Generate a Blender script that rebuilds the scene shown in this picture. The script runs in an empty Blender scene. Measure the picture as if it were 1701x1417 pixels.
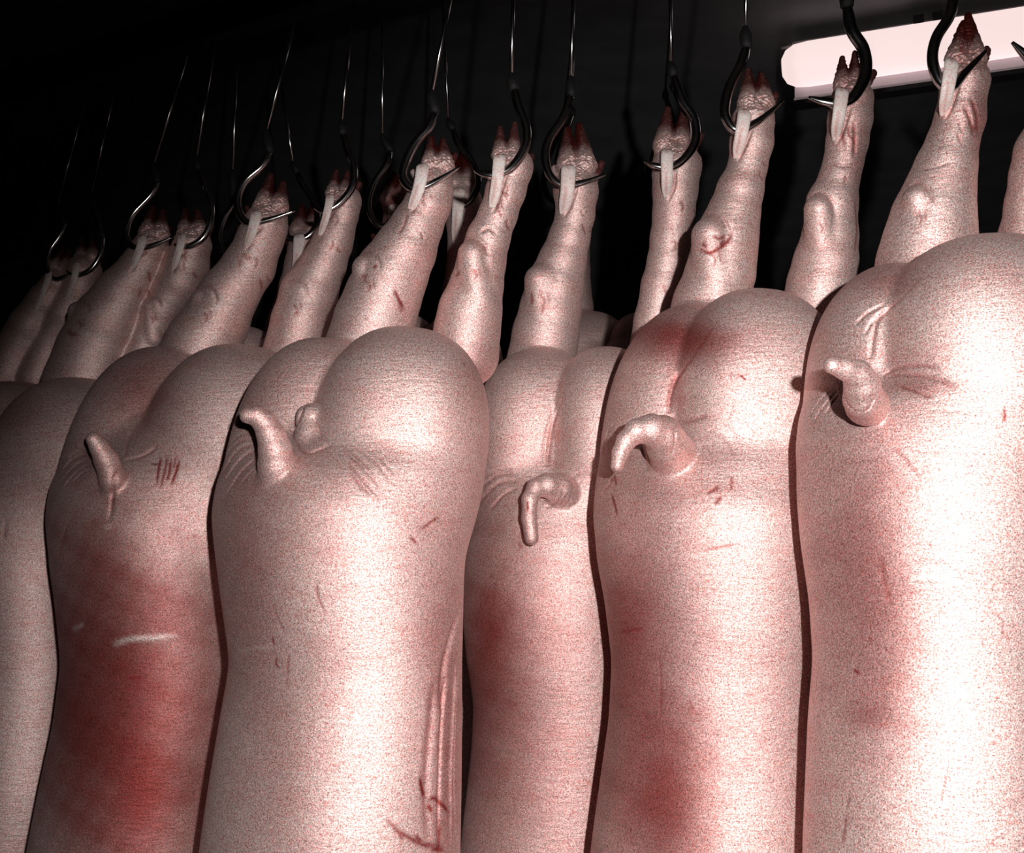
import bpy, math, random
import numpy as np
from mathutils import Vector
random.seed(3); rng = np.random.default_rng(5)
scn = bpy.context.scene
COL = scn.collection
# ------------------------------------------------------------------ camera, world, lights, exposure
W, H, F = 1701.0, 1417.0, 1700.0
PITCH = math.radians(7.5)
CAM = np.array([0.0, 0.0, 1.5])
cp, sp = math.cos(PITCH), math.sin(PITCH)
cam_d = bpy.data.cameras.new('camera'); cam = bpy.data.objects.new('camera', cam_d); COL.objects.link(cam)
cam.location = CAM; cam.rotation_euler = (math.pi/2 + PITCH, 0, 0)
cam_d.sensor_width = 36; cam_d.lens = 36*F/W; cam_d.clip_start = 0.05
scn.camera = cam
world = bpy.data.worlds.new('world'); scn.world = world; world.use_nodes = True
world.node_tree.nodes['Background'].inputs[0].default_value = (0.5, 0.5, 0.55, 1)
world.node_tree.nodes['Background'].inputs[1].default_value = 0.002
scn.view_settings.view_transform = 'Standard'; scn.view_settings.look = 'None'
scn.view_settings.gamma = 1; scn.view_settings.use_curve_mapping = False
scn.view_settings.exposure = 0.0

def ray(px, py):
    kx = (px - W/2)/F; ky = (H/2 - py)/F
    return np.array([kx, cp - ky*sp, sp + ky*cp])
def P(px, py, Y):
    """world point seen at (px,py) standing Y metres in front of the camera (world y)"""
    r = ray(px, py)
    return CAM + r*(Y/r[1])
def R(rpx, py, Y):
    """metres spanned by rpx pixels there"""
    return rpx/F*(Y/ray(W/2, py)[1])
def aim(o, target):
    d = Vector(target) - o.location
    o.rotation_euler = d.to_track_quat('-Z', 'Y').to_euler()
ld = bpy.data.lights.new('camera_flash', 'SPOT'); flash = bpy.data.objects.new('camera_flash', ld); COL.objects.link(flash)
flash.location = (0.20, -0.32, 1.60); aim(flash, P(1235, 1260, 2.1))
ld.energy = 345; ld.color = (1.0, 0.955, 0.93); ld.shadow_soft_size = 0.02; ld.spot_size = math.radians(86); ld.spot_blend = .85

# ------------------------------------------------------------------ materials
def newmat(name):
    m = bpy.data.materials.new(name); m.use_nodes = True
    return m, m.node_tree.nodes, m.node_tree.links, m.node_tree.nodes['Principled BSDF']
def skin_mat(name, grain, rough=0.61, bump=0.6, wet=.77):
    m, N, L, b = newmat(name)
    at = N.new('ShaderNodeAttribute'); at.attribute_name = 'tint'
    tc = N.new('ShaderNodeTexCoord')
    # fine speckle of pores and bristle roots
    n1 = N.new('ShaderNodeTexNoise'); n1.inputs['Scale'].default_value = 420; n1.inputs['Detail'].default_value = 2; n1.inputs['Roughness'].default_value = .75
    L.new(tc.outputs['Object'], n1.inputs['Vector'])
    mr = N.new('ShaderNodeMapRange'); mr.inputs[1].default_value = .30; mr.inputs[2].default_value = .70
    mr.inputs[3].default_value = 1-grain; mr.inputs[4].default_value = 1+grain*.6
    L.new(n1.outputs['Fac'], mr.inputs[0])
    mul = N.new('ShaderNodeMix'); mul.data_type = 'RGBA'; mul.blend_type = 'MULTIPLY'; mul.inputs[0].default_value = 1
    L.new(at.outputs['Color'], mul.inputs[6]); L.new(mr.outputs[0], mul.inputs[7])
    # red specks
    n2 = N.new('ShaderNodeTexNoise'); n2.inputs['Scale'].default_value = 330; n2.inputs['Detail'].default_value = 1
    mp = N.new('ShaderNodeMapping'); mp.inputs['Location'].default_value = (3.1, 7.7, 1.3)
    L.new(tc.outputs['Object'], mp.inputs[0]); L.new(mp.outputs[0], n2.inputs['Vector'])
    r2 = N.new('ShaderNodeMapRange'); r2.inputs[1].default_value = .53; r2.inputs[2].default_value = .64; r2.inputs[4].default_value = .72
    L.new(n2.outputs['Fac'], r2.inputs[0])
    mx = N.new('ShaderNodeMix'); mx.data_type = 'RGBA'; mx.blend_type = 'MULTIPLY'
    mx.inputs[7].default_value = (.95, .42, .40, 1)
    L.new(r2.outputs[0], mx.inputs[0]); L.new(mul.outputs[2], mx.inputs[6])
    # horizontal blotches
    n3 = N.new('ShaderNodeTexNoise'); n3.inputs['Scale'].default_value = 9; n3.inputs['Detail'].default_value = 6; n3.inputs['Roughness'].default_value = .62
    mp3 = N.new('ShaderNodeMapping'); mp3.inputs['Scale'].default_value = (1, 1, 3.2); mp3.inputs['Rotation'].default_value = (0, .12, 0)
    L.new(tc.outputs['Object'], mp3.inputs[0]); L.new(mp3.outputs[0], n3.inputs['Vector'])
    r3 = N.new('ShaderNodeMapRange'); r3.inputs[1].default_value = .45; r3.inputs[2].default_value = .75; r3.inputs[4].default_value = .55
    L.new(n3.outputs['Fac'], r3.inputs[0])
    mx3 = N.new('ShaderNodeMix'); mx3.data_type = 'RGBA'; mx3.blend_type = 'MULTIPLY'; mx3.inputs[7].default_value = (.95, .70, .68, 1)
    L.new(r3.outputs[0], mx3.inputs[0]); L.new(mx.outputs[2], mx3.inputs[6])
    L.new(mx3.outputs[2], b.inputs['Base Color'])
    b.inputs['Roughness'].default_value = rough; b.inputs['Metallic'].default_value = wet
    b.inputs['Specular IOR Level'].default_value = .45
    # bump: wrinkled hide running round the body, plus pores
    n4 = N.new('ShaderNodeTexNoise'); n4.inputs['Scale'].default_value = 38; n4.inputs['Detail'].default_value = 5; n4.inputs['Roughness'].default_value = .65
    mp4 = N.new('ShaderNodeMapping'); mp4.inputs['Scale'].default_value = (.6, .6, 3.0); mp4.inputs['Rotation'].default_value = (0, .16, 0)
    L.new(tc.outputs['Object'], mp4.inputs[0]); L.new(mp4.outputs[0], n4.inputs['Vector'])
    bp = N.new('ShaderNodeBump'); bp.inputs['Strength'].default_value = bump; bp.inputs['Distance'].default_value = .003
    L.new(n4.outputs['Fac'], bp.inputs['Height'])
    bp2 = N.new('ShaderNodeBump'); bp2.inputs['Strength'].default_value = .35; bp2.inputs['Distance'].default_value = .0012
    L.new(n1.outputs['Fac'], bp2.inputs['Height']); L.new(bp.outputs[0], bp2.inputs['Normal'])
    L.new(bp2.outputs[0], b.inputs['Normal'])
    return m
SKIN = skin_mat('scalded_pig_skin', .72)
TEND = skin_mat('exposed_tendon', .2, .5, .3, .0)
def plain(name, col, rough=.5, metal=0, noise=0, scale=20, bump=0):
    m, N, L, b = newmat(name)
    b.inputs['Roughness'].default_value = rough; b.inputs['Metallic'].default_value = metal
    tc = N.new('ShaderNodeTexCoord'); n = N.new('ShaderNodeTexNoise'); n.inputs['Scale'].default_value = scale; n.inputs['Detail'].default_value = 4
    L.new(tc.outputs['Object'], n.inputs['Vector'])
    r = N.new('ShaderNodeValToRGB'); e = r.color_ramp.elements
    e[0].position = .3; e[1].position = .7
    e[0].color = (*[c*(1-noise) for c in col], 1); e[1].color = (*[min(1, c*(1+noise)) for c in col], 1)
    L.new(n.outputs['Fac'], r.inputs[0]); L.new(r.outputs[0], b.inputs['Base Color'])
    if bump:
        bp = N.new('ShaderNodeBump'); bp.inputs['Strength'].default_value = bump; bp.inputs['Distance'].default_value = .01
        L.new(n.outputs['Fac'], bp.inputs['Height']); L.new(bp.outputs[0], b.inputs['Normal'])
    return m
STEEL = plain('polished_hook_steel', (.6, .6, .6), .17, 1, .15, 60)
DARKSTEEL = plain('oily_dark_steel', (.008, .008, .008), .7, 0, .4, 30)
WALL = plain('dark_painted_wall', (.03, .03, .032), .9, 0, .25, 3, .2)
CEIL = plain('grimy_ceiling', (.16, .16, .165), .9, 0, .2, 4, .2)
FLOOR = plain('wet_concrete_floor', (.06, .06, .06), .4, 0, .3, 5, .2)
ENAMEL = plain('white_enamel', (.45, .40, .42), .5, 0, .05, 8)

# ------------------------------------------------------------------ mesh helpers
def link(name, me, mat, parent=None, smooth=True):
    o = bpy.data.objects.new(name, me); COL.objects.link(o)
    if mat: me.materials.append(mat)
    if smooth: me.polygons.foreach_set('use_smooth', [True]*len(me.polygons))
    if parent is not None:
        o.parent = parent
        o.matrix_parent_inverse.identity()
        o.location = (0, 0, 0)
    return o
def localise(pts, org): return np.asarray(pts) - np.asarray(org)
def pymesh(name, V, Fc):
    me = bpy.data.meshes.new(name); me.from_pydata([tuple(map(float, v)) for v in V], [], [tuple(map(int, f)) for f in Fc]); me.validate(); return me
def empty(name, loc, label, cat, group=None):
    o = bpy.data.objects.new(name, None); COL.objects.link(o); o.location = tuple(map(float, loc)); o.empty_display_size = .05
    o['label'] = label; o['category'] = cat
    if group: o['group'] = group
    return o
def catmull(pts, n):
    pts = np.asarray(pts, float); out = []
    q = np.vstack([2*pts[0]-pts[1], pts, 2*pts[-1]-pts[-2]])
    for i in range(1, len(q)-2):
        for k in range(n):
            t = k/n; a, b, c, d = q[i-1], q[i], q[i+1], q[i+2]
            out.append(.5*((2*b)+(-a+c)*t+(2*a-5*b+4*c-d)*t*t+(-a+3*b-3*c+d)*t**3))
    out.append(q[-2]); return np.array(out)
def tube(pts, rad, seg=12, squash=None, up=None, caps=True):
    """tube along pts; squash=(w,h) scales section, h along 'up'"""
    pts = np.asarray(pts, float); n = len(pts); rad = np.broadcast_to(rad, n)
    V = []; Fc = []
    T = np.gradient(pts, axis=0); T /= np.linalg.norm(T, axis=1)[:, None]
    u = np.array(up if up is not None else [0.13, 1.0, 0.07], float)
    for i in range(n):
        u = u - T[i]*u.dot(T[i]); u /= np.linalg.norm(u); v = np.cross(T[i], u)
        a, b = squash if squash else (1, 1)
        for k in range(seg):
            t = 2*math.pi*k/seg
            V.append(pts[i] + rad[i]*(a*math.cos(t)*v + b*math.sin(t)*u))
    for i in range(n-1):
        for k in range(seg):
            k2 = (k+1) % seg
            Fc.append((i*seg+k, i*seg+k2, (i+1)*seg+k2, (i+1)*seg+k))
    if caps:
        Fc.append(tuple(range(seg))[::-1]); Fc.append(tuple(range((n-1)*seg, n*seg)))
    return np.array(V), Fc
def boxmesh(name, lo, hi, bev=0):
    (x0, y0, z0), (x1, y1, z1) = lo, hi
    V = [(x, y, z) for x in (x0, x1) for y in (y0, y1) for z in (z0, z1)]
    return pymesh(name, V, [(0, 1, 3, 2), (4, 6, 7, 5), (0, 4, 5, 1), (2, 3, 7, 6), (0, 2, 6, 4), (1, 5, 7, 3)])

# ------------------------------------------------------------------ the room
def struct(name, lo, hi, mat):
    o = link(name, boxmesh(name, lo, hi), mat, smooth=False); o['kind'] = 'structure'; return o
struct('floor', (-7, -3, -.1), (5, 8, 0), FLOOR)
struct('ceiling', (-7, -3, 4.0), (5, 8, 4.1), CEIL)
struct('wall_back', (-7, 8, -.1), (5, 8.1, 4.1), WALL)
struct('wall_left', (-7.1, -3, -.1), (-7, 8.1, 4.1), WALL)
struct('wall_right', (5, -3, -.1), (5.1, 8.1, 4.1), WALL)
struct('wall_front', (-7, -3.1, -.1), (5, -3, 4.1), WALL)

# ------------------------------------------------------------------ implicit surfaces
def smin(a, b, k):
    h = np.clip(.5 + .5*(b-a)/k, 0, 1)
    return b*(1-h) + a*h - k*h*(1-h)
def smax(a, b, k): return -smin(-a, -b, k)
def ellipsoid(p, c, r, ang=0):
    q = p - c
    if ang:
        ca, sa = math.cos(ang), math.sin(ang)
        x = q[:, 0]*ca - q[:, 2]*sa; z = q[:, 0]*sa + q[:, 2]*ca
        q = np.stack([x, q[:, 1], z], 1)
    k0 = (np.abs(q/r)**2.35).sum(1)**(1/2.35) + 1e-9; k1 = (np.abs(q/(r*r))**2.35).sum(1)**(1/2.35) + 1e-9
    return k0*(k0-1)/k1
def cone(p, a, b, ra, rb):
    ab = b-a; L2 = ab.dot(ab)
    t = np.clip((p-a) @ ab / L2, 0, 1)
    return np.linalg.norm(p - a - t[:, None]*ab, axis=1) - (ra + (rb-ra)*t)

class Pig:
    def __init__(s, D, torso, lobes, legs, tail, folds=(), yaw=29, thick=.86, h=.0045):
        s.D = D; s.legs = legs; s.h = h
        s.yaw = math.radians(yaw)
        # torso table of (y, xl, xr, dd)
        T = []
        for i_, row in enumerate(torso):
            y, xl, xr = row[:3]; dd = row[3] if len(row) > 3 else 0
            if i_ < 4: y -= 30; dd *= .55
            c = P((xl+xr)/2, y, D+dd); T.append((c[2], c[0], c[1], R((xr-xl)/2, y, D+dd)))
        T.sort(); T = np.array(T)
        zz = np.linspace(T[0, 0], T[-1, 0], 160); ker = np.exp(-np.linspace(-2, 2, 13)**2); ker /= ker.sum()
        cols = [zz]
        for j in (1, 2, 3):
            v = np.interp(zz, T[:, 0], T[:, j]); vp = np.pad(v, 6, mode='reflect', reflect_type='odd'); cols.append(np.convolve(vp, ker, 'valid'))
        s.T = np.stack(cols, 1); s.thick = thick
        # the chest tapers to a neck below the picture
        s.lobes = [(P(x, y, D+dd), np.array([R(rx, y, D+dd), rd, R(ry, y, D+dd)]), math.radians(a)) for x, y, rx, ry, rd, dd, a in lobes]
        s.tail = [(P(x, y, D+dd), R(r, y, D+dd)) for x, y, r, dd in tail]
        s.folds = [(P(x, y, D+dd), R(r, y, D+dd)) for x, y, r, dd in folds]
        s.legc = []
        for lg in legs:
            ch = [(P(x, y, D+dd), R(r, y, D+dd)) for x, y, r, dd in lg['chain']]
            ex = []
            for a, b in lg['extra']:
                ex.append(((P(a[0], a[1], D+a[3]), R(a[2], a[1], D+a[3])), (P(b[0], b[1], D+b[3]), R(b[2], b[1], D+b[3]))))
            s.legc.append((ch, ex))
        def bx(L):
            lo = np.min([c-r for c, r in L], 0)-.06; hi = np.max([c+r for c, r in L], 0)+.06; return lo, hi
        s.padc = [(P(lg['pad'][0], lg['pad'][1], D+lg['dd1']), R(lg['pad'][2], lg['pad'][1], D)) for lg in legs]
        s.legbox = [bx(ch+[e for pr in ex for e in pr]) for ch, ex in s.legc]
        s.tailbox = bx(s.tail) if s.tail else None
    def sdf(s, p):
        p = np.asarray(p, float)
        T = s.T; z = p[:, 2]
        cx = np.interp(z, T[:, 0], T[:, 1]); cy = np.interp(z, T[:, 0], T[:, 2]); w = np.interp(z, T[:, 0], T[:, 3])
        dx = p[:, 0]-cx; dy = p[:, 1]-cy; c, sn = math.cos(s.yaw), math.sin(s.yaw)
        u = dx*c - dy*sn; n = dx*sn + dy*c
        a = w*1.045; b = w*s.thick
        q = np.sqrt((u/a)**2 + (n/b)**2)
        d = (q-1)*b
        d = smax(d, z-T[-1, 0], .05); d = smax(d, T[0, 0]-z, .05)
        big = None
        for cc, r, an in s.lobes:
            e = ellipsoid(p, cc, r, an)
            big = e if big is None else smin(big, e, .010)
        d = smin(d, big, .05)
        def near(box): return np.where(((p > box[0]) & (p < box[1])).all(1))[0]
        for cf, r in s.folds:
            d = smin(d, np.linalg.norm(p-cf, axis=1)-r, .018)
        for (ch, ex), box in zip(s.legc, s.legbox):
            m = near(box)
            if not len(m): continue
            q2 = p[m]; l = None
            for (a0, ra), (b0, rb) in zip(ch[:-1], ch[1:]):
                e = cone(q2, a0, b0, ra, rb); l = e if l is None else smin(l, e, .012)
            for (a0, ra), (b0, rb) in ex:
                l = smin(l, cone(q2, a0, b0, ra, rb), .005)
            d[m] = smin(d[m], l, .012)
        if s.tail:
            m = near(s.tailbox)
            if len(m):
                q2 = p[m]; t = None
                for (a0, ra), (b0, rb) in zip(s.tail[:-1], s.tail[1:]):
                    e = cone(q2, a0, b0, ra, rb); t = e if t is None else smin(t, e, .006)
                d[m] = smin(d[m], t, .009)
        return d
    def bounds(s):
        lo = np.array([9., 9, 9]); hi = -lo
        def add(c, r):
            nonlocal lo, hi
            lo = np.minimum(lo, c-r); hi = np.maximum(hi, c+r)
        for z, x, y, w in s.T: add(np.array([x, y, z]), np.array([w*1.06, w*1.06, .0]))
        for c, r, a in s.lobes: add(c, r.max() if a else r)
        for c, r in s.tail: add(c, r)
        for ch, ex in s.legc:
            for c, r in ch: add(c, r)
            for e in ex:
                for c, r in e: add(c, r)
        return lo-.03, hi+.03
    def trace_many(s, pix):
        r = np.array([ray(x, y) for x, y in pix]); r /= np.linalg.norm(r, axis=1)[:, None]
        t = np.full(len(r), s.D*.75); live = np.ones(len(r), bool)
        for _ in range(110):
            k = np.where(live)[0]
            if not len(k): break
            d = s.sdf(CAM+r[k]*t[k, None]); t[k] += np.clip(d*.8, -.05, .05)
            live[k] = (d > .0004) & (t[k] < s.D*2)
        return [CAM+r[i]*t[i] if t[i] < s.D*1.9 else None for i in range(len(r))]
    def trace(s, px, py): return s.trace_many([(px, py)])[0]
    def grad(s, p, e=.0012):
        K = np.array([[1, -1, -1], [-1, -1, 1], [-1, 1, -1], [1, 1, 1.]])
        g = 0
        for k in K: g = g + s.sdf(p+k*e)[:, None]*k
        return g/(4*e)
    def surface(s):
        lo, hi = s.bounds(); h = s.h; B = 4
        n = (np.ceil((hi-lo)/(h*B)).astype(int)+1)*B
        nb = n//B
        # coarse pass at block centres
        I = np.stack(np.meshgrid(*[np.arange(k) for k in nb], indexing='ij'), -1).reshape(-1, 3)
        cc = lo + (I*B + B/2)*h
        dc = s.sdf(cc)
        G = np.repeat(np.repeat(np.repeat(dc.reshape(nb), B, 0), B, 1), B, 2).astype(np.float32)
        G = np.where(G > 0, 1.0, -1.0).astype(np.float32)
        act = I[np.abs(dc) < h*B*1.9]
        off = np.stack(np.meshgrid(*[np.arange(B)]*3, indexing='ij'), -1).reshape(-1, 3)
        idx = (act[:, None, :]*B + off[None]).reshape(-1, 3)
        G[idx[:, 0], idx[:, 1], idx[:, 2]] = s.sdf(lo + idx*h)
        # surface nets
        ins = G < 0
        c = ins[:-1, :-1, :-1].astype(np.int8)*0
        cor = [(i, j, k) for i in (0, 1) for j in (0, 1) for k in (0, 1)]
        sh = np.array(G.shape)-1
        def sub(A, o): return A[o[0]:o[0]+sh[0], o[1]:o[1]+sh[1], o[2]:o[2]+sh[2]]
        for o in cor: c = c + sub(ins, o)
        A = np.argwhere((c > 0) & (c < 8))
        vid = -np.ones(sh, np.int64); vid[A[:, 0], A[:, 1], A[:, 2]] = np.arange(len(A))
        acc = np.zeros((len(A), 3)); cnt = np.zeros(len(A))
        for o in cor:
            for ax in range(3):
                if o[ax]: continue
                o2 = list(o); o2[ax] = 1
                f0 = G[A[:, 0]+o[0], A[:, 1]+o[1], A[:, 2]+o[2]]; f1 = G[A[:, 0]+o2[0], A[:, 1]+o2[1], A[:, 2]+o2[2]]
                m = (f0 < 0) != (f1 < 0); t = np.where(m, f0/np.where(m, f0-f1, 1), 0)
                q = np.array(o, float)[None].repeat(len(A), 0); q[:, ax] = t
                acc += q*m[:, None]; cnt += m
        V = lo + (A + acc/cnt[:, None])*h
        Q = []
        for ax in range(3):
            b1, b2 = [(1, 2), (2, 0), (0, 1)][ax]
            sl0 = [slice(None)]*3; sl1 = [slice(None)]*3; sl0[ax] = slice(0, -1); sl1[ax] = slice(1, None)
            i0 = ins[tuple(sl0)]; i1 = ins[tuple(sl1)]
            E = np.argwhere(i0 != i1); fl = i0[E[:, 0], E[:, 1], E[:, 2]]
            ok = (E[:, b1] > 0) & (E[:, b2] > 0) & (E[:, b1] < sh[b1]) & (E[:, b2] < sh[b2]); E = E[ok]; fl = fl[ok]
            def cell(d1, d2):
                q = E.copy(); q[:, b1] -= d1; q[:, b2] -= d2
                return vid[q[:, 0], q[:, 1], q[:, 2]]
            qd = np.stack([cell(1, 1), cell(0, 1), cell(0, 0), cell(1, 0)], 1)
            qd[~fl] = qd[~fl][:, ::-1]
            Q.append(qd)
        Q = np.vstack(Q); Q = Q[(Q >= 0).all(1)]
        return V, Q
    def project(s, V, steps=2):
        g = None
        for _ in range(steps):
            d = s.sdf(V); g = s.grad(V); g2 = (g*g).sum(1)+1e-6
            V = V - np.clip(d/g2, -s.h, s.h)[:, None]*g
        return V
def seg_dist(p, poly):
    """distance to polyline, and fraction along"""
    best = np.full(len(p), 9.); al = np.zeros(len(p)); n = len(poly)-1
    for i in range(n):
        a, b = poly[i], poly[i+1]; ab = b-a; L2 = ab.dot(ab)+1e-12
        t = np.clip((p-a)@ab/L2, 0, 1); d = np.linalg.norm(p-a-t[:, None]*ab, axis=1)
        m = d < best; best[m] = d[m]; al[m] = (i+t[m])/n
    return best, al

PALE = np.array([.88, .70, .665]); RED = np.array([.30, .032, .026]); HORN = np.array([.20, .045, .03]); BLOOD_AND_SHADE = np.array([.30, .012, .01]); GREY = np.array([.62, .56, .53])
def build_body(pig, org, parent, stains_shade, strokes, pale=PALE, hoof=True):
    V, Q = pig.surface()
    V = pig.project(V, 1)
    S = []
    dn = [catmull(pts, max(2, int(2+np.abs(np.diff(np.array(pts, float), axis=0)).sum()/len(pts)/11))) for pts, *_ in strokes]
    hits = pig.trace_many(np.vstack(dn)) if dn else []; at_ = 0
    for (pts, wpx, depth, rc), dense in zip(strokes, dn):
        poly = [q for q in hits[at_:at_+len(dense)] if q is not None]; at_ += len(dense)
        if len(poly) < 2: continue
        # break where the trace jumps behind an edge
        poly = np.array(poly); jump = np.linalg.norm(np.diff(poly, axis=0), axis=1)
        if jump.max() > .06: k = int(np.argmax(jump)); poly = poly[:k+1] if k > len(poly)/2 else poly[k+1:]
        if len(poly) < 2: continue
        S.append((poly, R(wpx, pts[0][1], pig.D), depth, rc))
    if S:
        fc = V[Q].mean(1); sel = np.zeros(len(Q), bool)
        for poly, w, dp, rc in S:
            lo = poly.min(0)-w*3; hi = poly.max(0)+w*3
            m = np.where(((fc > lo) & (fc < hi)).all(1))[0]
            if len(m):
                d, _ = seg_dist(fc[m], poly); sel[m[d < w*2.6+pig.h*.7]] = True
        K = 3; Qs = Q[sel]; n0 = len(V)
        a, b, c, d = (V[Qs[:, i]] for i in range(4)); G = []
        for i in range(K+1):
            for j in range(K+1):
                u, v = i/K, j/K; G.append((a*(1-u)+b*u)*(1-v) + (d*(1-u)+c*u)*v)
        G = np.stack(G, 1).reshape(-1, 3)
        key = np.round(G*1e5).astype(np.int64)
        _, first, inv = np.unique(key, axis=0, return_index=True, return_inverse=True)
        inv = np.asarray(inv).reshape(-1)
        NV = pig.project(G[first], 1)
        inv = inv.reshape(len(Qs), K+1, K+1) + n0
        NQ = []
        for i in range(K):
            for j in range(K): NQ.append(np.stack([inv[:, i, j], inv[:, i+1, j], inv[:, i+1, j+1], inv[:, i, j+1]], 1))
        V = np.vstack([V, NV]); Q = np.vstack([Q[~sel]]+NQ)
    g = pig.grad(V); N = g/np.linalg.norm(g, axis=1)[:, None]
    # pixel position of each vertex, only to know which stain or painted shade it belongs to
    rel = V-CAM; dep = rel[:, 1]*cp + rel[:, 2]*sp; up = -rel[:, 1]*sp + rel[:, 2]*cp
    px = W/2 + F*rel[:, 0]/dep; py = H/2 - F*up/dep
    tint = np.repeat(pale[None], len(V), 0).copy()
    wob = np.sin(V[:, 2]*31+V[:, 0]*17)*.25 + np.sin(V[:, 2]*83+V[:, 0]*41+2)*.18 + np.sin(V[:, 0]*97-V[:, 2]*55)*.15
    for x, y, rx, ry, st in stains_shade:
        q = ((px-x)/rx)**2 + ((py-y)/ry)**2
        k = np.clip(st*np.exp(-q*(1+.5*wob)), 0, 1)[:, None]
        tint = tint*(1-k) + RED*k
    disp = np.zeros(len(V))
    for poly, w, dp, rc in S:
        lo = poly.min(0)-w*3.5; hi = poly.max(0)+w*3.5
        m = np.where(((V > lo) & (V < hi)).all(1))[0]
        if not len(m): continue
        d, al = seg_dist(V[m], poly)
        tp = np.clip(np.minimum(al, 1-al)*5, 0, 1)**.6
        prof = np.exp(-(d/w)**2)
        disp[m] -= dp*prof*tp
        if rc > 0:
            k = np.clip(rc*np.exp(-(d/(w*.9))**2)*np.clip(tp, .25, 1), 0, 1)[:, None]
            tint[m] = tint[m]*(1-k)+BLOOD_AND_SHADE*k  # blood on scratches; along creases the same red paints in shade
        elif rc < 0:
            k = np.clip(-rc*prof*tp, 0, 1)[:, None]; tint[m] = tint[m]*(1-k)+np.array([.86, .74, .70])*k
    # horn of the trotters: dark red towards the toe tips
    if hoof:
        for ch, ex in pig.legc:
            for j, ((a0, ra), (b0, rb)) in enumerate(ex):
                if j > 2: break
                ab = b0-a0; t = np.clip((V-a0)@ab/ab.dot(ab), 0, 1.1); d = np.linalg.norm(V-a0-t[:, None]*ab, axis=1)
                k = np.clip((t-.12)/.38, 0, 1)*(d < max(ra, rb)*1.15)*.92
                hc = np.array([.13, .018, .014])
                tint = tint*(1-k[:, None]) + hc*k[:, None]
    # knobbly, creased skin of the trotters
    for pc, pr in pig.padc:
        d = np.linalg.norm(V-pc, axis=1); m = np.where(d < pr*3)[0]; q = V[m]
        x, y, z = q[:, 0]*1.0, q[:, 1], q[:, 2]
        nz = np.sin(x*310+np.sin(z*190)*2)*np.sin(z*420+x*90) + .6*np.sin(z*700+np.sin(x*400)*1.5+y*300)
        disp[m] += .0013*nz*np.clip(1.6-d[m]/pr*.6, 0, 1)
    V = V + N*disp[:, None] - org
    me = bpy.data.meshes.new('body')
    me.vertices.add(len(V)); me.vertices.foreach_set('co', V.astype(np.float32).ravel())
    nq = len(Q); me.loops.add(nq*4); me.loops.foreach_set('vertex_index', Q.astype(np.int32).ravel())
    me.polygons.add(nq); me.polygons.foreach_set('loop_start', (np.arange(nq)*4).astype(np.int32))
    try: me.polygons.foreach_set('loop_total', np.full(nq, 4, np.int32))
    except Exception: pass
    me.update(calc_edges=True)
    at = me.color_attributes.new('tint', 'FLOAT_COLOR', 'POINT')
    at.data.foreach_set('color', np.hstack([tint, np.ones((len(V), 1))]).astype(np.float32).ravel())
    return link('body', me, SKIN, parent)

def leg(rows, toes, pad, claws=(), hock=None, dd0=.14, dd1=.06):
    """rows: (y, xleft, xright) from the foot down; toes: tips; pad:(x,y,r); claws: side claw tips; hock: (x,y,r)"""
    rows = sorted(rows, key=lambda r: -r[0]); y0, y1 = rows[0][0], rows[-1][0]
    def dd(y): return dd1 + (dd0-dd1)*np.clip((y-y1)/(y0-y1+1e-6), 0, 1.2)
    chain = []
    y, a, b = rows[0]; chain.append(((a+b)/2-(rows[1][1]+rows[1][2]-a-b)/2*.9, y+ (y-rows[1][0])*1.2, (b-a)/2*1.08, dd0+.01))
    for y, a, b in rows: chain.append(((a+b)/2, y, (b-a)/2, dd(y)))
    px_, py_, pr = pad; pr *= .92
    chain.append((px_, py_+pr*.7, pr*.92, dd1+.0))
    ex = []
    n = len(toes)
    for i, (tx, ty) in enumerate(toes):
        off = (i-(n-1)/2)*pr*1.0
        ex.append(((px_+off*.95, py_+pr*.2, pr*.66, dd1-.014), (tx, ty+4, pr*.2, dd1-.004)))
    k = 0
    for cx_, cy_, cr in claws:
        ex.append(((px_+(cx_-px_)*.55, cy_+pr*1.1, cr*1.7, dd1), (cx_, cy_, cr, dd1+.004))); k += 1
    # keep three entries in front of the hock so the horn tint stops there
    while len(ex) < 3: ex.append(ex[-1])
    if hock:
        hx, hy, hr = hock
        ex.append(((hx, hy, hr*1.05, dd(hy)-.034), (hx+hr*.3, hy+hr*3.2, hr*1.35, dd(hy)-.004)))
    return dict(chain=chain, extra=ex, dd1=dd1, pad=pad)

exec_later = []
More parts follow.
